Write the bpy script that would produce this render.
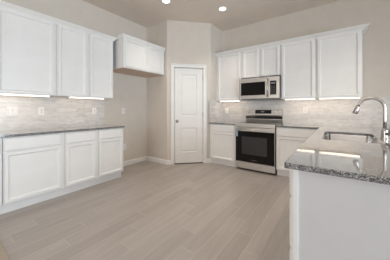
import bpy, bmesh, math, random
from mathutils import Vector, Matrix
PI = math.pi
for o in list(bpy.data.objects): bpy.data.objects.remove(o)
scene = bpy.context.scene
col = scene.collection

# ------------------------------------------------------------------ camera
cam = bpy.data.cameras.new('camera'); camo = bpy.data.objects.new('camera', cam); col.objects.link(camo)
cam.sensor_width = 36; cam.lens = 195.48 / 390 * 36; cam.shift_y = -20.72 / 390
cam.clip_start = 0.05
camo.location = (0, 0, 1.188); camo.rotation_euler = (PI / 2, 0, math.radians(36.09))
scene.camera = camo

# ------------------------------------------------------------------ world, light, exposure
scene.view_settings.view_transform = 'Standard'
scene.view_settings.look = 'None'
scene.view_settings.gamma = 1
scene.view_settings.exposure = 0.0
w = bpy.data.worlds.new('world'); scene.world = w; w.use_nodes = True
w.node_tree.nodes['Background'].inputs[0].default_value = (0.75, 0.87, 1.0, 1)
w.node_tree.nodes['Background'].inputs[1].default_value = 1.0

def area(name, loc, rot, sx, sy, power, color):
    l = bpy.data.lights.new(name, 'AREA'); l.shape = 'RECTANGLE'; l.size = sx; l.size_y = sy
    l.energy = power; l.color = color
    o = bpy.data.objects.new(name, l); col.objects.link(o); o.location = loc; o.rotation_euler = rot
    return o
# daylight outside the windows of the open room (right wall, and the wall behind the camera)
area('daylight_right', (4.75, 0.6, 1.25), (0, PI / 2, 0), 2.3, 3.6, 328, (0.81, 0.92, 1.0))
area('daylight_rear', (-0.6, -4.55, 1.55), (PI / 2, 0, 0), 3.6, 2.0, 125, (1.0, 0.94, 0.90))
CAN_POWER = 9.0
CAN_COLOR = (1.0, 0.87, 0.72)
LED_STRENGTH = 13.0

# ------------------------------------------------------------------ materials
def nt(name):
    m = bpy.data.materials.new(name); m.use_nodes = True
    return m, m.node_tree, m.node_tree.nodes['Principled BSDF']
def setin(n, k, v):
    if k in n.inputs: n.inputs[k].default_value = v
def coords(t, scale=(1, 1, 1), loc=(0, 0, 0)):
    tc = t.nodes.new('ShaderNodeTexCoord'); mp = t.nodes.new('ShaderNodeMapping')
    mp.inputs['Scale'].default_value = scale; mp.inputs['Location'].default_value = loc
    t.links.new(tc.outputs['Object'], mp.inputs['Vector']); return mp.outputs['Vector']
def noise(t, vec, scale, detail=4, rough=.5):
    n = t.nodes.new('ShaderNodeTexNoise'); n.inputs['Scale'].default_value = scale
    n.inputs['Detail'].default_value = detail; n.inputs['Roughness'].default_value = rough
    t.links.new(vec, n.inputs['Vector']); return n.outputs['Fac']
def ramp(t, fac, stops, const=False):
    r = t.nodes.new('ShaderNodeValToRGB'); e = r.color_ramp.elements
    if const: r.color_ramp.interpolation = 'CONSTANT'
    e[0].position, e[0].color = stops[0][0], (*stops[0][1], 1)
    e[1].position, e[1].color = stops[1][0], (*stops[1][1], 1)
    for p, c in stops[2:]:
        k = e.new(p); k.color = (*c, 1)
    t.links.new(fac, r.inputs['Fac']); return r.outputs['Color']
def bump(t, b, fac, strength, dist=.01):
    n = t.nodes.new('ShaderNodeBump'); n.inputs['Strength'].default_value = strength; n.inputs['Distance'].default_value = dist
    t.links.new(fac, n.inputs['Height']); t.links.new(n.outputs['Normal'], b.inputs['Normal'])
def plain(name, c, rough=.5, metal=0, var=.02, nscale=6, bmp=0, bscale=200):
    m, t, b = nt(name)
    v = coords(t)
    f = noise(t, v, nscale, 3)
    lo = tuple(max(0, x * (1 - var)) for x in c); hi = tuple(min(1, x * (1 + var)) for x in c)
    t.links.new(ramp(t, f, [(.3, lo), (.7, hi)]), b.inputs['Base Color'])
    setin(b, 'Roughness', rough); setin(b, 'Metallic', metal)
    if bmp: bump(t, b, noise(t, v, bscale, 3), bmp, .002)
    return m
M = {}
M['wall'] = plain('wall_paint', (.655, .60, .54), .85, bmp=.25, bscale=90)
M['ceiling'] = plain('ceiling_paint', (.78, .69, .61), .9, bmp=.3, bscale=70)
M['white'] = plain('cabinet_white', (.80, .795, .785), .38)
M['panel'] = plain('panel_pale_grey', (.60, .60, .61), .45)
M['trim'] = plain('trim_white', (.82, .81, .79), .35)
M['door'] = plain('door_white', (.80, .79, .77), .4)
M['plastic'] = plain('white_plastic', (.82, .82, .81), .3)
M['socket'] = plain('socket_plastic', (.62, .62, .61), .4)
M['slot'] = plain('dark_slot', (.25, .25, .25), .5)
M['chrome'] = plain('brushed_nickel', (.50, .48, .46), .28, 1)
M['nickel'] = plain('satin_nickel', (.34, .33, .32), .3, 1)
M['blackglass'] = plain('black_glass', (.012, .012, .013), .06)
M['ovenglass'] = plain('dark_window_glass', (.010, .009, .009), .12)
setin(M['ovenglass'].node_tree.nodes['Principled BSDF'], 'IOR', 1.25)
M['blackpl'] = plain('black_plastic', (.02, .02, .02), .4)
M['void'] = plain('gap_shade', (.03, .028, .025), .8)
M['tag'] = plain('energy_tag', (.30, .36, .42), .6)
M['logo'] = plain('grey_marking', (.10, .10, .10), .4)
M['grass'] = plain('outside_ground', (.35, .36, .30), .9)

def steel():
    m, t, b = nt('stainless_steel')
    v = coords(t, (4, 4, 260))
    f = noise(t, v, 3, 3)
    t.links.new(ramp(t, f, [(.3, (.55, .53, .50)), (.7, (.68, .655, .62))]), b.inputs['Base Color'])
    setin(b, 'Metallic', 1); setin(b, 'Roughness', .36)
    bump(t, b, f, .06, .001); return m
M['steel'] = steel()
def basin():
    m, t, b = nt('sink_steel')
    f = noise(t, coords(t, (90, 6, 90)), 3, 3)
    t.links.new(ramp(t, f, [(.3, (.46, .435, .41)), (.7, (.58, .55, .52))]), b.inputs['Base Color'])
    setin(b, 'Metallic', 1); setin(b, 'Roughness', .2); return m
M['basin'] = basin()
def wood():
    m, t, b = nt('raw_maple_underside')
    f = noise(t, coords(t, (30, 2, 30)), 2, 5, .6)
    t.links.new(ramp(t, f, [(.3, (.56, .42, .33)), (.7, (.68, .54, .44))]), b.inputs['Base Color'])
    setin(b, 'Roughness', .6); return m
M['wood'] = wood()
def granite():
    m, t, b = nt('speckled_granite')
    v = coords(t)
    dn = t.nodes.new('ShaderNodeTexNoise'); dn.inputs['Scale'].default_value = 60; t.links.new(v, dn.inputs['Vector'])
    mx = t.nodes.new('ShaderNodeVectorMath'); mx.operation = 'MULTIPLY_ADD'
    mx.inputs[1].default_value = (.008, .008, .008); t.links.new(dn.outputs['Color'], mx.inputs[0]); t.links.new(v, mx.inputs[2])
    vo = t.nodes.new('ShaderNodeTexVoronoi'); vo.inputs['Scale'].default_value = 300; t.links.new(mx.outputs[0], vo.inputs['Vector'])
    sp = t.nodes.new('ShaderNodeSeparateColor'); t.links.new(vo.outputs['Color'], sp.inputs[0])
    n = noise(t, v, 90, 3, .6)
    ad = t.nodes.new('ShaderNodeMath'); ad.operation = 'MULTIPLY_ADD'; ad.inputs[1].default_value = .9
    t.links.new(n, ad.inputs[0]); t.links.new(sp.outputs[0], ad.inputs[2])
    sc = t.nodes.new('ShaderNodeMath'); sc.operation = 'MULTIPLY'; sc.inputs[1].default_value = .55; t.links.new(ad.outputs[0], sc.inputs[0])
    c = ramp(t, sc.outputs[0], [(0, (.012, .012, .013)), (.34, (.05, .05, .052)), (.48, (.15, .15, .152)), (.61, (.34, .34, .342)), (.78, (.55, .55, .545))], True)
    t.links.new(c, b.inputs['Base Color']); setin(b, 'Roughness', .06); setin(b, 'IOR', 1.7); setin(b, 'Coat Weight', .8); setin(b, 'Coat Roughness', .04)
    return m
M['granite'] = granite()
def floor_mat():
    m, t, b = nt('wood_look_plank_tile')
    N = t.nodes.new; L = t.links.new
    tc = N('ShaderNodeTexCoord'); s = N('ShaderNodeSeparateXYZ'); L(tc.outputs['Object'], s.inputs[0])
    def mth(op, a, bb=None, c=None):
        n = N('ShaderNodeMath'); n.operation = op
        for i, q in enumerate((a, bb, c)):
            if q is None: continue
            if isinstance(q, (int, float)): n.inputs[i].default_value = q
            else: L(q, n.inputs[i])
        return n.outputs[0]
    W, Ln = .155, .915
    rx = mth('DIVIDE', mth('ADD', s.outputs['X'], 1.72 + 100 * W), W)
    row = mth('FLOOR', rx); fx = mth('FRACT', rx)
    ry = mth('DIVIDE', mth('ADD', mth('ADD', s.outputs['Y'], -1.23 + 50 * Ln), mth('MULTIPLY', mth('SUBTRACT', row, 100), .212)), Ln)
    cl = mth('FLOOR', ry); fy = mth('FRACT', ry)
    ex = mth('MULTIPLY', mth('MINIMUM', fx, mth('SUBTRACT', 1, fx)), W)
    ey = mth('MULTIPLY', mth('MINIMUM', fy, mth('SUBTRACT', 1, fy)), Ln)
    e = mth('MINIMUM', ex, ey)
    grout = mth('LESS_THAN', e, .0019)
    cb = N('ShaderNodeCombineXYZ'); L(row, cb.inputs[0]); L(cl, cb.inputs[1])
    wn = N('ShaderNodeTexWhiteNoise'); wn.noise_dimensions = '2D'; L(cb.outputs[0], wn.inputs['Vector'])
    # streaks along the plank, shifted per plank
    cv = N('ShaderNodeCombineXYZ'); L(mth('MULTIPLY', s.outputs['X'], 16), cv.inputs[0]); L(mth('MULTIPLY', s.outputs['Y'], 1.3), cv.inputs[1]); L(mth('MULTIPLY', wn.outputs['Value'], 30), cv.inputs[2])
    st = noise(t, cv.outputs[0], 1.6, 5, .6)
    v = mth('ADD', mth('MULTIPLY', wn.outputs['Value'], .38), mth('MULTIPLY', st, .8))
    c = ramp(t, v, [(.2, (.32, .285, .265)), (.55, (.375, .340, .318)), (.9, (.43, .395, .372))])
    mix = N('ShaderNodeMix'); mix.data_type = 'RGBA'; L(grout, mix.inputs['Factor']); L(c, mix.inputs[6]); mix.inputs[7].default_value = (.50, .465, .435, 1)
    L(mix.outputs[2], b.inputs['Base Color']); setin(b, 'Roughness', .34)
    bump(t, b, mth('SUBTRACT', st, grout), .08, .002)
    return m
M['floor'] = floor_mat()
def tile(name, axis):
    # small stacked stone tile: axis 'y' for a wall running along y, 'x' along x
    m, t, b = nt(name)
    N = t.nodes.new; L = t.links.new
    tc = N('ShaderNodeTexCoord'); s = N('ShaderNodeSeparateXYZ'); L(tc.outputs['Object'], s.inputs[0])
    cb = N('ShaderNodeCombineXYZ'); L(s.outputs['Y' if axis == 'y' else 'X'], cb.inputs[0]); L(s.outputs['Z'], cb.inputs[1])
    br = N('ShaderNodeTexBrick'); L(cb.outputs[0], br.inputs['Vector'])
    br.inputs['Scale'].default_value = 1; br.inputs['Brick Width'].default_value = .30; br.inputs['Row Height'].default_value = .0672
    br.inputs['Mortar Size'].default_value = .0016; br.inputs['Bias'].default_value = 0
    br.inputs['Color1'].default_value = (.65, .635, .62, 1); br.inputs['Color2'].default_value = (.73, .715, .70, 1)
    br.inputs['Mortar'].default_value = (.60, .57, .545, 1)
    vn = noise(t, coords(t, (6, 6, 20)), 1.6, 6, .65)
    vc = ramp(t, vn, [(.32, (.78, .78, .79)), (.55, (1, 1, 1))])
    mix = N('ShaderNodeMix'); mix.data_type = 'RGBA'; mix.blend_type = 'MULTIPLY'; mix.inputs['Factor'].default_value = 1
    L(br.outputs['Color'], mix.inputs[6]); L(vc, mix.inputs[7]); L(mix.outputs[2], b.inputs['Base Color'])
    setin(b, 'Roughness', .25)
    bump(t, b, br.outputs['Fac'], -.2, .002)
    return m
M['tile_y'] = tile('stone_tile_left', 'y'); M['tile_x'] = tile('stone_tile_back', 'x')
def carpet_mat():
    m, t, b = nt('tan_carpet'); v = coords(t)
    n = noise(t, v, 160, 4, .7)
    t.links.new(ramp(t, n, [(.35, (.22, .17, .12)), (.65, (.62, .55, .45))]), b.inputs['Base Color'])
    setin(b, 'Roughness', .95); bump(t, b, n, 1, .006); return m
M['carpet'] = carpet_mat()
def emis(name, c, s):
    m, t, b = nt(name); t.nodes.remove(b)
    e = t.nodes.new('ShaderNodeEmission'); e.inputs[0].default_value = (*c, 1); e.inputs[1].default_value = s
    t.links.new(e.outputs[0], t.nodes['Material Output'].inputs[0]); return m
M['led'] = emis('led_diffuser', (1, .77, .53), LED_STRENGTH)
M['ledf'] = emis('led_front_lens', (1, .93, .85), 1.9)
M['can'] = emis('downlight_lens', (1, .92, .80), 8)
M['display'] = emis('range_display', (.55, .62, .70), .25)
def glass():
    m, t, b = nt('window_glass'); t.nodes.remove(b)
    tr = t.nodes.new('ShaderNodeBsdfTransparent'); gl = t.nodes.new('ShaderNodeBsdfGlossy'); gl.inputs['Roughness'].default_value = .02
    fr = t.nodes.new('ShaderNodeFresnel'); mx = t.nodes.new('ShaderNodeMixShader')
    t.links.new(fr.outputs[0], mx.inputs[0]); t.links.new(tr.outputs[0], mx.inputs[1]); t.links.new(gl.outputs[0], mx.inputs[2])
    t.links.new(mx.outputs[0], t.nodes['Material Output'].inputs[0]); return m
M['glass'] = glass()

# ------------------------------------------------------------------ geometry helpers
def box(bm, x0, x1, y0, y1, z0, z1):
    v = [bm.verts.new(p) for p in ((x0,y0,z0),(x1,y0,z0),(x1,y1,z0),(x0,y1,z0),(x0,y0,z1),(x1,y0,z1),(x1,y1,z1),(x0,y1,z1))]
    for f in ((0,3,2,1),(4,5,6,7),(0,1,5,4),(1,2,6,5),(2,3,7,6),(3,0,4,7)): bm.faces.new([v[i] for i in f])
def rings(bm, x0, x1, z0, z1, prof, close=True):
    """rectangular rings in the local XZ plane facing -Y; prof = [(inset, y), ...]"""
    prev = None
    for d, y in prof:
        cur = [bm.verts.new(p) for p in ((x0+d,y,z0+d),(x1-d,y,z0+d),(x1-d,y,z1-d),(x0+d,y,z1-d))]
        if prev:
            for i in range(4): bm.faces.new((prev[i], prev[(i+1)%4], cur[(i+1)%4], cur[i]))
        else: first = cur
        prev = cur
    bm.faces.new(prev)
    if close: bm.faces.new(first[::-1])
def cyl(bm, p0, p1, r0, r1=None, n=20, cap=True):
    r1 = r0 if r1 is None else r1
    tube(bm, [p0, p1], [r0, r1], n, cap)
def tube(bm, pts, rad, n=14, cap=True):
    pts = [Vector(p) for p in pts]
    if not isinstance(rad, (list, tuple)): rad = [rad] * len(pts)
    rs = []; up = None
    for i, p in enumerate(pts):
        d = (pts[min(i+1, len(pts)-1)] - pts[max(i-1, 0)]).normalized()
        if up is None:
            up = Vector((0, 0, 1)) if abs(d.z) < .9 else Vector((0, 1, 0))
        a = d.cross(up).normalized(); b2 = a.cross(d).normalized(); up = b2
        rs.append([bm.verts.new(p + (a * math.cos(2*PI*k/n) + b2 * math.sin(2*PI*k/n)) * rad[i]) for k in range(n)])
    for i in range(len(rs)-1):
        for k in range(n):
            f = bm.faces.new((rs[i][k], rs[i][(k+1)%n], rs[i+1][(k+1)%n], rs[i+1][k])); f.smooth = True
    if cap: bm.faces.new(rs[0][::-1]); bm.faces.new(rs[-1])
def lathe(bm, prof, c, n=32, axis='z'):
    rs = []
    for r, h in prof:
        rs.append([bm.verts.new((c[0]+r*math.cos(2*PI*k/n), c[1]+r*math.sin(2*PI*k/n), c[2]+h) if axis == 'z' else
                                (c[0]+r*math.cos(2*PI*k/n), c[1]+h, c[2]+r*math.sin(2*PI*k/n))) for k in range(n)])
    for i in range(len(rs)-1):
        for k in range(n): bm.faces.new((rs[i][k], rs[i][(k+1)%n], rs[i+1][(k+1)%n], rs[i+1][k]))
    bm.faces.new(rs[0][::-1]); bm.faces.new(rs[-1])
def sweep(bm, path, prof):
    """sweep prof [(outward, z)] along an open plan path, outward = right-hand side of travel, mitred"""
    P = [Vector((p[0], p[1])) for p in path]
    nrm = []
    for i in range(len(P)-1):
        d = (P[i+1]-P[i]).normalized(); nrm.append(Vector((d.y, -d.x)))
    rs = []
    for i, p in enumerate(P):
        if i == 0: m = nrm[0]
        elif i == len(P)-1: m = nrm[-1]
        else:
            m = nrm[i-1] + nrm[i]; m = m / (1 + nrm[i-1].dot(nrm[i]))
        rs.append([bm.verts.new((p.x+m.x*o, p.y+m.y*o, z)) for o, z in prof])
    n = len(prof)
    for i in range(len(rs)-1):
        for k in range(n): bm.faces.new((rs[i][k], rs[i][(k+1)%n], rs[i+1][(k+1)%n], rs[i+1][k]))
    bm.faces.new(rs[0][::-1]); bm.faces.new(rs[-1])
def obj(name, bm, mat, parent=None, bevel=0, smooth=False, seg=2):
    bmesh.ops.recalc_face_normals(bm, faces=bm.faces)
    me = bpy.data.meshes.new(name); bm.to_mesh(me); bm.free()
    me.materials.append(M[mat])
    o = bpy.data.objects.new(name, me); col.objects.link(o)
    if parent: o.parent = parent
    if bevel:
        b = o.modifiers.new('bevel', 'BEVEL'); b.width = bevel; b.segments = seg; b.limit_method = 'ANGLE'
    if smooth:
        for p in me.polygons: p.use_smooth = True
        me.set_sharp_from_angle(angle=math.radians(40))
    return o
def B(*boxes):
    bm = bmesh.new()
    for b in boxes: box(bm, *b)
    return bm
def thing(name, label, cat, loc=(0,0,0), rz=0, group=None):
    o = bpy.data.objects.new(name, None); col.objects.link(o); o.location = loc; o.rotation_euler = (0, 0, rz)
    o.empty_display_size = .1
    o['label'] = label; o['category'] = cat
    if group: o['group'] = group
    return o
def tag(o, label, cat, group=None, kind=None):
    o['label'] = label; o['category'] = cat
    if group: o['group'] = group
    if kind: o['kind'] = kind
    return o
def struct(name, bm, mat, parent=None, bevel=0):
    o = obj(name, bm, mat, parent, bevel)
    if not parent: o['kind'] = 'structure'
    return o

# ------------------------------------------------------------------ the room
XW, YW, H = -3.62, 4.284, 3.10
XR, YR = 4.2, -4.0
P2 = Vector((-2.96, 3.04)); P3 = Vector((-2.28, 3.72))
struct('floor', B((XW-.2, XR+.2, YR-.2, YW+.2, -.12, 0)), 'floor')
struct('ceiling', B((XW-.2, XR+.2, YR-.2, YW+.2, H, H+.15)), 'ceiling')
struct('wall_left', B((XW-.15, XW, YR, YW, 0, H)), 'wall')
struct('wall_back', B((XW, XR, YW, YW+.15, 0, H)), 'wall')
struct('wall_pantry_side', B((XW, P2.x, P2.y, P2.y+.11, 0, H)), 'wall')
struct('wall_pantry_return', B((P3.x-.11, P3.x, P3.y, YW, 0, H)), 'wall')
# right wall with a wide window opening, and the wall behind the camera with another
def wall_with_hole(name, horiz, a0, a1, b0, b1, h0, h1, z0, z1):
    """horiz: wall runs along x if True; a = run, b = thickness, hole h0..h1 x z0..z1"""
    parts = [(a0, h0, 0, H), (h1, a1, 0, H), (h0, h1, 0, z0), (h0, h1, z1, H)]
    bm = bmesh.new()
    for s0, s1, q0, q1 in parts:
        if horiz: box(bm, s0, s1, b0, b1, q0, q1)
        else: box(bm, b0, b1, s0, s1, q0, q1)
    return struct(name, bm, 'wall')
wall_with_hole('wall_right', False, YR, YW, XR, XR+.15, -1.1, 2.3, .12, 2.5)
wall_with_hole('wall_front', True, XW, XR, YR-.15, YR, -2.4, 1.2, .6, 2.5)
def window(name, loc, rz, w_, h_):
    r = bpy.data.objects.new(name, None); col.objects.link(r); r.location = loc; r.rotation_euler = (0,0,rz); r['kind'] = 'structure'
    n = 3; bm = bmesh.new()
    box(bm, 0, w_, 0, .09, 0, .05); box(bm, 0, w_, 0, .09, h_-.05, h_)
    for i in range(n+1):
        x = (w_-.05) * i / n; box(bm, x, x+.05, 0, .09, .05, h_-.05)
    obj('window_frame', bm, 'trim', r)
    obj('pane', B((.05, w_-.05, .04, .046, .05, h_-.05)), 'glass', r)
    obj('window_sill', B((-.03, w_+.03, -.05, .0, -.03, 0)), 'trim', r)
window('window_1', (XR+.02, 2.3, .12), -PI/2, 3.4, 2.38)
window('window_2', (1.2, YR-.02, .6), PI, 3.6, 1.9)

# diagonal pantry wall: local x runs along the wall from P2, local -y faces the room
diag = bpy.data.objects.new('wall_pantry_diagonal', None)
A45 = PI / 4
DL = (P3 - P2).length
def place(o): o.location = (P2.x, P2.y, 0); o.rotation_euler = (0, 0, A45)
bpy.data.objects.remove(diag)
S0, S1, DH = .155, .790, 2.085
wd = struct('wall_pantry_diagonal', B((0, S0-.02, 0, .11, 0, H), (S1+.02, DL, 0, .11, 0, H), (S0-.02, S1+.02, 0, .11, DH+.03, H)), 'wall'); place(wd)
# casing and jambs
bm = bmesh.new()
CW = .075
for x0, x1 in ((S0-CW, S0), (S1, S1+CW)):
    box(bm, x0, x1, -.018, 0, 0, DH+.01+CW); 
    xo = x0 if x0 < S0 - .01 else x1-.016
    box(bm, xo, xo+.016, -.026, -.018, 0, DH+.01+CW)
box(bm, S0, S1, -.018, 0, DH+.01, DH+.01+CW); box(bm, S0-CW+.016, S1+CW-.016, -.026, -.018, DH+CW-.006, DH+.01+CW)
box(bm, S0-.02, S0, 0, .11, 0, DH+.01); box(bm, S1, S1+.02, 0, .11, 0, DH+.01); box(bm, S0-.02, S1+.02, 0, .11, DH+.01, DH+.03)
box(bm, S0, S0+.012, .05, .11, 0, DH+.01); box(bm, S1-.012, S1, .05, .11, 0, DH+.01); box(bm, S0, S1, .05, .11, DH-.004, DH+.01)
place(struct('trim_1', bm, 'trim', None, .002))
# two-panel door
bm = bmesh.new()
d0, d1 = S0+.007, S1-.006
a0, a1 = .292, .652
ys, yb = .008, .046
def dpanel(z0, z1):
    rings(bm, a0, a1, z0, z1, [(0, ys), (.012, ys+.009), (.030, ys+.009), (.046, ys+.003)], False)
for r in ((d0, a0, .018, DH), (a1, d1, .018, DH)): box(bm, r[0], r[1], ys, yb, r[2], r[3])
for z0, z1 in ((.018, .25), (.785, 1.035), (1.945, DH)): box(bm, a0, a1, ys, yb, z0, z1)
dpanel(.25, .785); dpanel(1.035, 1.945)
box(bm, a0, a1, .03, yb, .25, .785); box(bm, a0, a1, .03, yb, 1.035, 1.945)
door = struct('door_1', bm, 'door'); place(door)
bm = bmesh.new()
lathe(bm, [(.031, 0), (.031, -.006), (.026, -.010), (.012, -.012), (.011, -.036), (.022, -.044), (.028, -.056), (.027, -.068), (.018, -.076), (.004, -.078)], (S0+.062, ys, .93), 24, 'y')
obj('door_knob', bm, 'nickel', door, smooth=True)
for z in (.25, 1.08, 1.88):
    bm = bmesh.new(); cyl(bm, (d1+.003, ys-.004, z-.045), (d1+.003, ys-.004, z+.045), .006); obj('hinge', bm, 'nickel', door)
place(struct('door_gap_shade', B((S0, S1, .004, .11, 0, .006)), 'void'))     # dark strip painting in the shade of the gap under the door
struct('wall_pantry_inner', B((XW, P3.x-.11, YW-.02, YW, 0, H)), 'wall')

# baseboards
BB = [(0, 0), (.014, 0), (.014, .075), (.010, .088), (.004, .094), (0, .094)]
bm = bmesh.new(); sweep(bm, [(XW, 2.02), (XW, 3.04)][::1], BB); struct('baseboard_left', bm, 'trim')
s = math.sqrt(.5)
bm = bmesh.new(); sweep(bm, [(XW+.014, 3.04), (P2.x, P2.y), (P2.x+(S0-CW)*s, P2.y+(S0-CW)*s)], BB); struct('baseboard_pantry', bm, 'trim')
bm = bmesh.new(); e0 = S1+CW; sweep(bm, [(P2.x+e0*s, P2.y+e0*s), (P3.x, P3.y), (P3.x, P3.y+.02)], BB); struct('baseboard_corner', bm, 'trim')
bm = bmesh.new(); sweep(bm, [(.80, YW), (XR, YW)], BB); struct('baseboard_back', bm, 'trim')
bm = bmesh.new(); sweep(bm, [(XR, YW-.014), (XR, YR)], BB); struct('baseboard_right', bm, 'trim')
bm = bmesh.new(); sweep(bm, [(XR-.014, YR), (XW, YR)], BB); struct('baseboard_front', bm, 'trim')
tag(obj('carpet', B((-3.08, -.9, -3.9, .385, 0, .012)), 'carpet', None, .004), 'tan speckled carpet beginning at the bottom left edge of the tiled floor', 'carpet', None, 'stuff')

# ------------------------------------------------------------------ backsplash tile
tag(obj('tile_backsplash', B((XW+.001, XW+.012, -.10, 2.008, .903, 1.381)), 'tile_y', None), 'pale stone tile backsplash above the long left counter', 'backsplash')
tag(obj('tile_backsplash', B((P3.x, .86, YW-.012, YW-.001, .903, 1.381)), 'tile_x', None), 'pale stone tile backsplash behind the range and sink', 'backsplash')
tag(obj('tile_backsplash', B((P3.x, P3.x+.012, 3.66, YW-.012, .903, 1.381)), 'tile_y', None), 'narrow piece of pale tile on the pantry side wall left of the range', 'backsplash')

# ------------------------------------------------------------------ cabinets (local: x width, front faces -y, origin at the face frame on the floor)
DT = .020
def shaker(x0, x1, z0, z1, fw=.037):
    bm = bmesh.new()
    rings(bm, x0, x1, z0, z1, [(0, 0), (0, -DT+.003), (.003, -DT), (fw-.005, -DT), (fw-.003, -DT+.004), (fw+.006, -DT+.013), (fw+.010, -DT+.014)])
    return bm
def slab(x0, x1, z0, z1):
    bm = bmesh.new()
    rings(bm, x0, x1, z0, z1, [(0, 0), (0, -DT+.006), (.004, -DT+.004), (.008, -DT+.003), (.012, -DT)])
    return bm
def base_cab(label, loc, rz, w_, d_=.61, doors=1, g=.012, group=None, lm=None, rm=None, drawers=False, kick=True):
    t = thing('base_cabinet', label, 'cabinet', loc, rz, group)
    obj('cabinet_body', B((.0025, w_-.0025, 0, d_-.001, .115, .8725)), 'white', t, .001)
    obj('toe_kick', B((.0, w_, .062, .095, 0, .115)), 'white', t)
    l = g if lm is None else lm; r = g if rm is None else rm
    if drawers:
        for z0, z1 in ((.715, .862), (.425, .70), (.135, .41)): obj('drawer', slab(l, w_-r, z0, z1), 'white', t)
        return t
    n = doors; ww = (w_-l-r-.006*(n-1))/n
    for i in range(n):
        x = l+i*(ww+.006)
        obj('drawer', slab(x, x+ww, .715, .862), 'white', t)
        obj('door', shaker(x, x+ww, .135, .700), 'white', t)
    return t
def wall_cab(label, loc, rz, w_, z0, z1, d_, spans, group=None, dz=(.005, .012), wood=False):
    t = thing('wall_cabinet', label, 'cabinet', (loc[0], loc[1], z0), rz, group)
    h = z1 - z0
    obj('cabinet_body', B((.0025, w_-.0025, 0, d_-.001, .004 if wood else 0, h)), 'white', t, .001)
    if wood: obj('bottom_panel', B((.001, w_-.001, .001, d_-.001, 0, .004)), 'wood', t)['label'] = 'unpainted wooden underside'
    for x0, x1 in spans: obj('door', shaker(x0, x1, dz[0], h-dz[1]), 'white', t)
    return t

XF = -3.01   # left base face frames
base_cab('white base cabinet at the left edge of the photo, mostly out of frame', (XF, -.10, 0), PI/2, .595)
base_cab('widest white base cabinet on the left wall, under the double switch and single outlet', (XF, .495, 0), PI/2, .617, g=.012, rm=.045)
base_cab('middle white base cabinet of the left run, between the widest unit and the end unit', (XF, 1.112, 0), PI/2, .462, rm=.045)
base_cab('narrow white base cabinet at the far end of the left counter, beside the fridge alcove', (XF, 1.574, 0), PI/2, .442, rm=.03)
YF = 3.670
base_cab('white base cabinet between the pantry corner and the range', (P3.x+.002, YF, 0), 0, .615, lm=.045, rm=.03)
base_cab('white base cabinet right of the range, partly hidden by the peninsula', (-.885, YF, 0), 0, .665, lm=.025, rm=.03)

XU = -3.26
gl = None
wall_cab('white wall cabinet at the extreme left, out of frame beside the double-plate cabinet', (XU, -.13), PI/2, .60, 1.381, 2.418, .36, [(.012, .588)])
wall_cab('large white wall cabinet cut by the left edge of the photo, above the double switch', (XU, .47), PI/2, .630, 1.381, 2.418, .36, [(.012, .587)])
wall_cab('middle white wall cabinet of the left wall, between the large one and the end one', (XU, 1.100), PI/2, .453, 1.381, 2.418, .36, [(.016, .410)])
wall_cab('white wall cabinet at the far end of the left counter run, beside the fridge alcove', (XU, 1.553), PI/2, .422, 1.381, 2.418, .36, [(.018, .404)])
wall_cab('deep two-door white cabinet hung over the empty fridge alcove', (-3.04, 2.04), PI/2, .998, 1.925, 2.47, .58, [(.030, .478), (.535, .968)], dz=(.02, .03), wood=True)
YU = 3.965
wall_cab('single-door white wall cabinet left of the microwave, against the pantry wall', (P3.x+.002, YU), 0, .618, 1.381, 2.418, .319, [(.060, .580)])
wall_cab('short two-door white cabinet directly above the microwave', (-1.660, YU), 0, .785, 1.838, 2.418, .319, [(.045, .360), (.425, .755)], dz=(.006, .012))
wall_cab('white wall cabinet right of the microwave, above the outlet', (-.875, YU), 0, .575, 1.381, 2.418, .319, [(.028, .545)])
wall_cab('rightmost white wall cabinet, nearest the sink and faucet', (-.300, YU), 0, .613, 1.381, 2.418, .319, [(.030, .585)])

# crown mouldings
def crown(z0, z1, out=.055):
    h = z1-z0
    return [(0, z0), (.010, z0), (.012, z0+.012), (.018, z0+.02), (out*.55, z0+h*.5), (out*.9, z0+h*.8), (out, z0+h*.86), (out, z1), (0, z1)]
def moulding(path, prof, label):
    bm = bmesh.new(); sweep(bm, path, prof); tag(obj('crown_molding', bm, 'trim'), label, 'molding')
moulding([(XU, -.13), (XU, 1.976), (XW, 1.976)], crown(2.410, 2.474), 'white crown molding along the top of the left wall cabinets')
moulding([(XW, 2.04), (-3.04, 2.04), (-3.04, 3.038)], crown(2.452, 2.510, .035), 'white crown molding on the cabinet over the fridge alcove')
moulding([(P3.x+.002, YU), (.314, YU), (.314, YW)], crown(2.410, 2.474, .075), 'white crown molding along the cabinets above the range and sink')

# under-cabinet light bars
def led(label, loc, rz, ln):
    t = thing('under_cabinet_light', label, 'light', loc, rz, 'under cabinet light bars')
    obj('housing', B((-.006, ln+.006, .005, .052, -.006, 0)), 'plastic', t)
    obj('front_lens', B((0, ln, .000, .004, -.0215, -.001), (0, .004, .004, .048, -.0215, -.006), (ln-.004, ln, .004, .048, -.0215, -.006)), 'ledf', t)
    obj('diffuser', B((.006, ln-.006, .006, .046, -.018, -.006)), 'led', t, .002)
led('glowing light bar under the large cabinet at the left edge', (-3.285, .10, 1.381), PI/2, .92)
led('glowing light bar under the end cabinets of the left wall, above the single outlet', (-3.285, 1.287, 1.381), PI/2, .53)
led('short glowing light bar left of the microwave', (-2.20, 3.995, 1.381), 0, .47)
led('glowing light bar right of the microwave, above the outlet', (-.80, 3.995, 1.381), 0, .475)
led('rightmost glowing light bar, under the cabinet nearest the faucet', (-.255, 3.995, 1.381), 0, .54)

# ------------------------------------------------------------------ countertops
tag(obj('countertop', B((XW, -2.978, -.10, 2.022, .873, .903)), 'granite', None, .003), 'long speckled grey granite countertop on the left wall cabinets', 'countertop')
tag(obj('countertop', B((P3.x+.001, -1.665, 3.638, YW, .873, .903)), 'granite', None, .003), 'small granite countertop between the pantry wall and the range', 'countertop')
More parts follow.
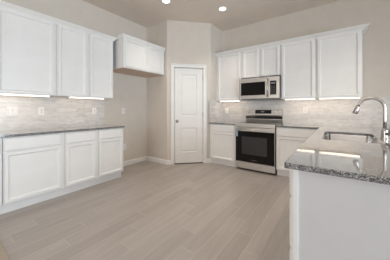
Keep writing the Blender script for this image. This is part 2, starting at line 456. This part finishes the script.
# L-shaped slab with a rounded sink cut-out
SX0, SX1, SY0, SY1, SR = -.125, .318, 2.215, 3.05, .055
PX0, PX1, PY0 = -.231, .80, 1.128
def rrect(x0, x1, y0, y1, r, n=6):
    out = []
    for cx, cy, a in ((x1-r, y1-r, 0), (x0+r, y1-r, PI/2), (x0+r, y0+r, PI), (x1-r, y0+r, 3*PI/2)):
        for k in range(n+1):
            q = a + PI/2*k/n; out.append((cx+r*math.cos(q), cy+r*math.sin(q)))
    return out
def slab_with_hole(outer, hole, z0, z1):
    bm = bmesh.new()
    for z in (z0, z1):
        es = []
        for loop in (outer, hole):
            vs = [bm.verts.new((x, y, z)) for x, y in loop]
            es += [bm.edges.new((vs[i], vs[(i+1) % len(vs)])) for i in range(len(vs))]
        bmesh.ops.triangle_fill(bm, use_beauty=True, use_dissolve=False, edges=es)
    for loop in (outer, hole):
        n = len(loop)
        a = [bm.verts.new((x, y, z0)) for x, y in loop]; b = [bm.verts.new((x, y, z1)) for x, y in loop]
        for i in range(n): bm.faces.new((a[i], a[(i+1)%n], b[(i+1)%n], b[i]))
    bmesh.ops.remove_doubles(bm, verts=bm.verts, dist=1e-5)
    return bm
outer = [(PX0, PY0), (PX1, PY0), (PX1, YW), (-.885, YW), (-.885, 3.638), (PX0, 3.638)]
hole = rrect(SX0, SX1, SY0, SY1, SR)
ct = obj('countertop', slab_with_hole(outer, hole, .873, .903), 'granite', None, .003)
tag(ct, 'L-shaped speckled granite countertop of the peninsula with the sink cut into it', 'countertop')
# sink
sk = thing('sink', 'undermount stainless steel sink set in the peninsula countertop', 'sink', (0, 0, 0))
bm = bmesh.new()
lv = [(0.02, .873), (-.004, .873), (-.004, .866), (-.010, .70), (-.018, .675), (-.045, .66)]
prev = None
for d_, z in lv:
    loop = rrect(SX0-d_, SX1+d_, SY0-d_, SY1+d_, max(.01, SR+d_))
    cur = [bm.verts.new((x, y, z-.0005)) for x, y in loop]
    if prev:
        for i in range(len(cur)): 
            f = bm.faces.new((prev[i], prev[(i+1)%len(cur)], cur[(i+1)%len(cur)], cur[i]))
    prev = cur
bm.faces.new(prev)
so = obj('basin', bm, 'basin', sk, smooth=True)
sm = so.modifiers.new('thick', 'SOLIDIFY'); sm.thickness = .0015; sm.offset = 1
bm = bmesh.new(); lathe(bm, [(.045, 0), (.045, .004), (.034, .004), (.030, .001), (.004, .001)], (.09, 2.625, .6605), 24); obj('drain', bm, 'chrome', sk, smooth=True)

# faucet
FX, FY, FZ = .368, 2.60, .903
fa = thing('faucet', 'tall brushed nickel gooseneck faucet standing behind the sink', 'faucet', (FX, FY, FZ))
bm = bmesh.new(); lathe(bm, [(.033, 0), (.033, .006), (.027, .012), (.027, .080), (.023, .092), (.015, .100)], (0, 0, 0)); obj('faucet_base', bm, 'chrome', fa, smooth=True)
R_ = .100; zt = .410 - .013 - R_
pts = [(0, 0, .09), (0, 0, .18), (0, 0, zt)]
for k in range(1, 17):
    q = PI * k / 16 * .93; pts.append((-R_+R_*math.cos(q), 0, zt+R_*math.sin(q)))
bm = bmesh.new(); tube(bm, pts, .0135, 16); obj('spout', bm, 'chrome', fa)
e = Vector(pts[-1]); d_ = (Vector(pts[-1])-Vector(pts[-2])).normalized()
bm = bmesh.new(); tube(bm, [e, e+d_*.012, e+d_*.035, e+d_*.075, e+d_*.082], [.0145, .017, .020, .023, .019], 18); obj('spray_head', bm, 'chrome', fa)
bm = bmesh.new(); tube(bm, [(.010, -.018, .050), (.018, -.044, .052), (.022, -.056, .060), (.030, -.070, .095), (.036, -.080, .135)], [.016, .016, .012, .008, .007], 12); obj('handle', bm, 'chrome', fa)

# ------------------------------------------------------------------ peninsula cabinets (fronts face -x) and end panel
XP = -.197
yy = 1.172
base_cab('three-drawer white base cabinet at the near end of the peninsula', (XP, yy+.45, 0), -PI/2, .45, .60, drawers=True, lm=.006)
# sink base: hollow under the basin
t = thing('sink_cabinet', 'white cabinet under the sink in the peninsula', 'cabinet', (XP, 3.08, 0), -PI/2)
Wd = 3.08-(yy+.45)
obj('cabinet_body', B((.0005, .018, 0, .60, .115, .8725), (Wd-.018, Wd-.0005, 0, .60, .115, .8725), (.018, Wd-.018, 0, .60, .115, .133), (.018, Wd-.018, .582, .60, .133, .8725), (.018, Wd-.018, 0, .02, .133, .8725)), 'white', t)
obj('toe_kick', B((.0005, Wd-.0005, .075, .095, 0, .115)), 'white', t)
w2 = (Wd-.03)/3
for i in range(3):
    x = .012+i*(w2+.003)
    obj('drawer', slab(x, x+w2, .715, .862), 'white', t); obj('door', shaker(x, x+w2, .135, .70), 'white', t)
base_cab('corner white base cabinet where the peninsula meets the back run', (XP, 3.665, 0), -PI/2, .584, .60, rm=.006)
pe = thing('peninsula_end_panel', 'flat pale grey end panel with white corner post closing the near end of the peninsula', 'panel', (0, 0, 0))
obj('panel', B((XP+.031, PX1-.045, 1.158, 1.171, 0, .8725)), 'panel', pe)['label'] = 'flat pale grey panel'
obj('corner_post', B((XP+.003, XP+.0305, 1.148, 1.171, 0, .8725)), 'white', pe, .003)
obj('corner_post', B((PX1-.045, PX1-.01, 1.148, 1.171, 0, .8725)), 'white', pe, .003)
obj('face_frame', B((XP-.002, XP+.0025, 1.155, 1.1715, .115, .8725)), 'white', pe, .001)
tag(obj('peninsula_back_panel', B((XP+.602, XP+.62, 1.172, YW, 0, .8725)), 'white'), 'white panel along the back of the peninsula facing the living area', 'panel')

# ------------------------------------------------------------------ range
RX0, RX1 = -1.655, -.893
rw = RX1-RX0
rg = thing('range', 'stainless electric range with black glass oven door between the base cabinets', 'range', (RX0, 3.655, 0))
obj('range_body', B((0, rw, .03, .612, .035, .895), (.02, rw-.02, .06, .60, 0, .035)), 'blackpl', rg, .002)
obj('cooktop', B((.004, rw-.004, .0, .53, .905, .912)), 'blackglass', rg, .002)
obj('cooktop_frame', B((0, rw, -.012, .555, .893, .905), (0, rw, -.018, .0, .880, .912)), 'steel', rg, .002)
for cx, cy, r in ((.19, .15, .105), (.57, .15, .085), (.19, .39, .075), (.57, .39, .105)):
    for rr in (r, r*.6):
        n = 40; bm = bmesh.new()
        a = [bm.verts.new((cx+rr*math.cos(2*PI*k/n), cy+rr*math.sin(2*PI*k/n), .9124)) for k in range(n)]
        b = [bm.verts.new((cx+(rr-.004)*math.cos(2*PI*k/n), cy+(rr-.004)*math.sin(2*PI*k/n), .9124)) for k in range(n)]
        for k in range(n): bm.faces.new((a[k], a[(k+1)%n], b[(k+1)%n], b[k]))
        obj('burner_ring', bm, 'logo', rg)
# control / vent strip above the door
obj('front_strip', B((.002, rw-.002, -.012, .03, .842, .893)), 'steel', rg, .003)
# oven door
dr = obj('oven_door', B((.004, rw-.004, -.020, .030, .172, .835)), 'steel', rg, .004)
obj('door_glass', B((.012, rw-.012, -.0235, -.0195, .176, .765)), 'ovenglass', dr, .002)
rimw = bmesh.new(); rings(rimw, .14, rw-.14, .32, .66, [(0, -.0236), (0, -.0243), (.004, -.0243), (.006, -.0238)])
obj('oven_window', rimw, 'blackpl', dr)
obj('marking', B((rw/2-.055, rw/2+.055, -.0242, -.0232, .215, .226)), 'logo', dr)
bm = bmesh.new(); tube(bm, [(.035, -.062, .800), (rw-.035, -.062, .800)], .0125, 16); cyl(bm, (.06, -.018, .800), (.06, -.062, .800), .009); cyl(bm, (rw-.06, -.018, .800), (rw-.06, -.062, .800), .009)
obj('handle', bm, 'steel', dr)
obj('energy_tag', B((.020, .080, -.070, -.068, .66, .812)), 'tag', rg)['label'] = 'blue-grey paper tag hanging on the oven handle'
obj('storage_drawer', B((.004, rw-.004, -.018, .03, .040, .164)), 'steel', rg, .004)
# backguard
bm = bmesh.new()
vz = [(.555, .905), (.612, .905), (.612, 1.190), (.590, 1.195), (.575, 1.190), (.556, 1.065), (.542, 1.050), (.542, .975)]
vs0 = [bm.verts.new((.0, y, z)) for y, z in vz]; vs1 = [bm.verts.new((rw, y, z)) for y, z in vz]
for i in range(len(vz)): bm.faces.new((vs0[i], vs0[(i+1)%8], vs1[(i+1)%8], vs1[i]))
bm.faces.new(vs0); bm.faces.new(vs1[::-1])
bg = obj('backguard', bm, 'steel', rg, .002)
def bgp(z): return .556 + (z-1.065)/(1.19-1.065)*.019
def slant(x0, x1, z0, z1, th=.004):
    b = bmesh.new()
    v = [b.verts.new((x, bgp(z)-t_, z)) for t_ in (0, th) for x, z in ((x0, z0), (x1, z0), (x1, z1), (x0, z1))]
    for f in ((0,1,2,3),(7,6,5,4),(0,4,5,1),(1,5,6,2),(2,6,7,3),(3,7,4,0)): b.faces.new([v[i] for i in f])
    return b
dp = obj('display_panel', slant(.205, .545, 1.095, 1.175), 'blackglass', bg)
obj('clock_display', slant(.33, .40, 1.125, 1.150, .005), 'display', dp)
obj('black_band', B((.004, rw-.004, .539, .5425, .985, 1.048)), 'blackglass', bg)
for x in (.055, .145, .610, .700):
    b = bmesh.new(); z = 1.135; y = bgp(z)
    lathe(b, [(.024, 0), (.024, -.006), (.019, -.010), (.018, -.026), (.015, -.029)], (x, y, z), 20, 'y')
    obj('knob', b, 'steel', bg, smooth=True)

# ------------------------------------------------------------------ microwave
MX0, MX1 = -1.640, -.872
mw = MX1-MX0; MZ = 1.385; MH = .450
mc = thing('microwave', 'stainless over-the-range microwave mounted under the short cabinet', 'microwave', (MX0, 3.885, MZ))
obj('microwave_body', B((0, mw, .0, .398, .012, MH)), 'blackpl', mc, .003)
obj('bottom_panel', B((.002, mw-.002, .004, .396, 0, .012)), 'slot', mc)
obj('vent_grille', B(*[(.03, mw-.03, -.004+i*.0, .002, MH-.020-i*.011, MH-.014-i*.011) for i in range(1)]), 'slot', mc)
obj('front_top', B((0, mw, -.018, 0, .352, MH-.024)), 'steel', mc, .004)
obj('front_bottom', B((0, mw, -.018, 0, .016, .075)), 'steel', mc, .004)
md = obj('microwave_door', B((0, .60, -.020, 0, .075, .352)), 'steel', mc, .003)
obj('door_window', B((.012, .505, -.0225, -.0195, .085, .345)), 'ovenglass', md, .002)
bm = bmesh.new(); tube(bm, [(.552, -.056, .045), (.552, -.056, .400)], .013, 14); cyl(bm, (.552, -.015, .07), (.552, -.056, .07), .009); cyl(bm, (.552, -.015, .375), (.552, -.056, .375), .009)
obj('handle', bm, 'steel', md)
obj('panel_frame', B((.602, mw, -.018, 0, .075, .352)), 'steel', mc, .003)
cp = obj('control_panel', B((.598, mw-.055, -.021, -.0175, .085, .345)), 'blackglass', mc, .002)
bm = bmesh.new()
for r in range(5):
    for c in range(3): box(bm, .612+c*.032, .632+c*.032, -.0218, -.0208, .105+r*.032, .119+r*.032)
obj('keypad', bm, 'logo', cp)
obj('clock_display', B((.615, .690, -.0218, -.0208, .290, .318)), 'slot', cp)

# ------------------------------------------------------------------ outlets and switches
def plate(name, label, loc, rz, w_=.074, gangs=1, kind='outlet', group=None):
    t = thing(name, label, 'outlet' if kind == 'outlet' else 'switch', loc, rz, group)
    b = bmesh.new(); rings(b, -w_/2, w_/2, -.06, .06, [(0, 0), (0, -.003), (.003, -.006)]); obj('cover_plate', b, 'plastic', t)
    for g in range(gangs):
        cx = (g-(gangs-1)/2)*.046
        if kind == 'outlet':
            b = bmesh.new(); rings(b, cx-.017, cx+.017, -.034, .034, [(0, -.005), (0, -.008), (.001, -.0085)]); f = obj('receptacle', b, 'plastic', t)
            for z in (-.018, .018):
                b = bmesh.new(); rings(b, cx-.012, cx+.012, z-.013, z+.013, [(0, -.0083), (.001, -.0090), (.004, -.0086)]); obj('socket', b, 'socket', f)
        else:
            obj('rocker_gap_shade', B((cx-.0195, cx+.0195, -.0065, -.003, -.0365, .0365)), 'socket', t)  # greyer base, paints the shaded gap around the rocker
            b = bmesh.new(); rings(b, cx-.016, cx+.016, -.033, .033, [(0, -.005), (0, -.007), (.002, -.011)]); obj('rocker', b, 'plastic', t)
    return t
XT = XW+.012; YT = YW-.012
plate('light_switch', 'double white rocker switch plate on the tile at the far left', (XT, .690, 1.160), PI/2, .120, 2, 'switch')
plate('wall_outlet', 'white outlet on the left tile just right of the double switch', (XT, 1.016, 1.160), PI/2)
plate('wall_outlet', 'white outlet on the left tile under the far light bar', (XT, 1.812, 1.156), PI/2)
plate('wall_outlet', 'white outlet at counter height on the bare wall of the fridge alcove', (XW, 2.425, 1.152), PI/2)
plate('wall_outlet', 'low white outlet peeking out behind the end of the left base cabinets', (XW, 2.450, .400), PI/2)
plate('wall_outlet', 'white outlet on the tile left of the range under the short light bar', (-2.165, YT, 1.150), 0)
plate('wall_outlet', 'white outlet on the tile right of the range', (-.496, YT, 1.170), 0)

# ------------------------------------------------------------------ recessed ceiling lights
def can(label, x, y, p=CAN_POWER, ang=125):
    t = thing('recessed_light', label, 'light', (x, y, H), 0, 'recessed ceiling lights')
    b = bmesh.new(); n = 36
    prof = [(.090, -.0005), (.088, -.006), (.070, -.008), (.060, -.004)]
    rs = [[b.verts.new((r*math.cos(2*PI*k/n), r*math.sin(2*PI*k/n), z)) for k in range(n)] for r, z in prof]
    for i in range(3):
        for k in range(n): b.faces.new((rs[i][k], rs[i][(k+1)%n], rs[i+1][(k+1)%n], rs[i+1][k]))
    obj('trim_ring', b, 'plastic', t, smooth=True)
    b = bmesh.new(); f = b.faces.new([b.verts.new((.0615*math.cos(2*PI*k/n), .0615*math.sin(2*PI*k/n), -.004)) for k in range(n)])
    ex = bmesh.ops.extrude_face_region(b, geom=[f]); 
    for v in [q for q in ex['geom'] if isinstance(q, bmesh.types.BMVert)]: v.co.z = -.0006
    obj('lens', b, 'can', t)
    l = bpy.data.lights.new('downlight', 'SPOT'); l.energy = p*6; l.color = CAN_COLOR; l.spot_size = math.radians(ang); l.spot_blend = .9; l.shadow_soft_size = .06
    lo = bpy.data.objects.new('downlight', l); col.objects.link(lo); lo.parent = t; lo.location = (0, 0, -.03)
can('round ceiling downlight cut by the top edge, left of the pantry door top', -2.447, 2.488, CAN_POWER*.8, 95)
can('round ceiling downlight nearer the range wall, lower and right of the other', -1.768, 3.314, CAN_POWER*.8, 95)
can('added unseen ceiling downlight above the peninsula, brightening the range wall', .45, 2.6, CAN_POWER*1.6)  # unseen lamp, added to brighten the right part of the range wall
can('added unseen ceiling downlight before the left cabinets, for extra room light', -1.3, 1.2, CAN_POWER*1.3)  # another unseen lamp, added to lift the light in the kitchen
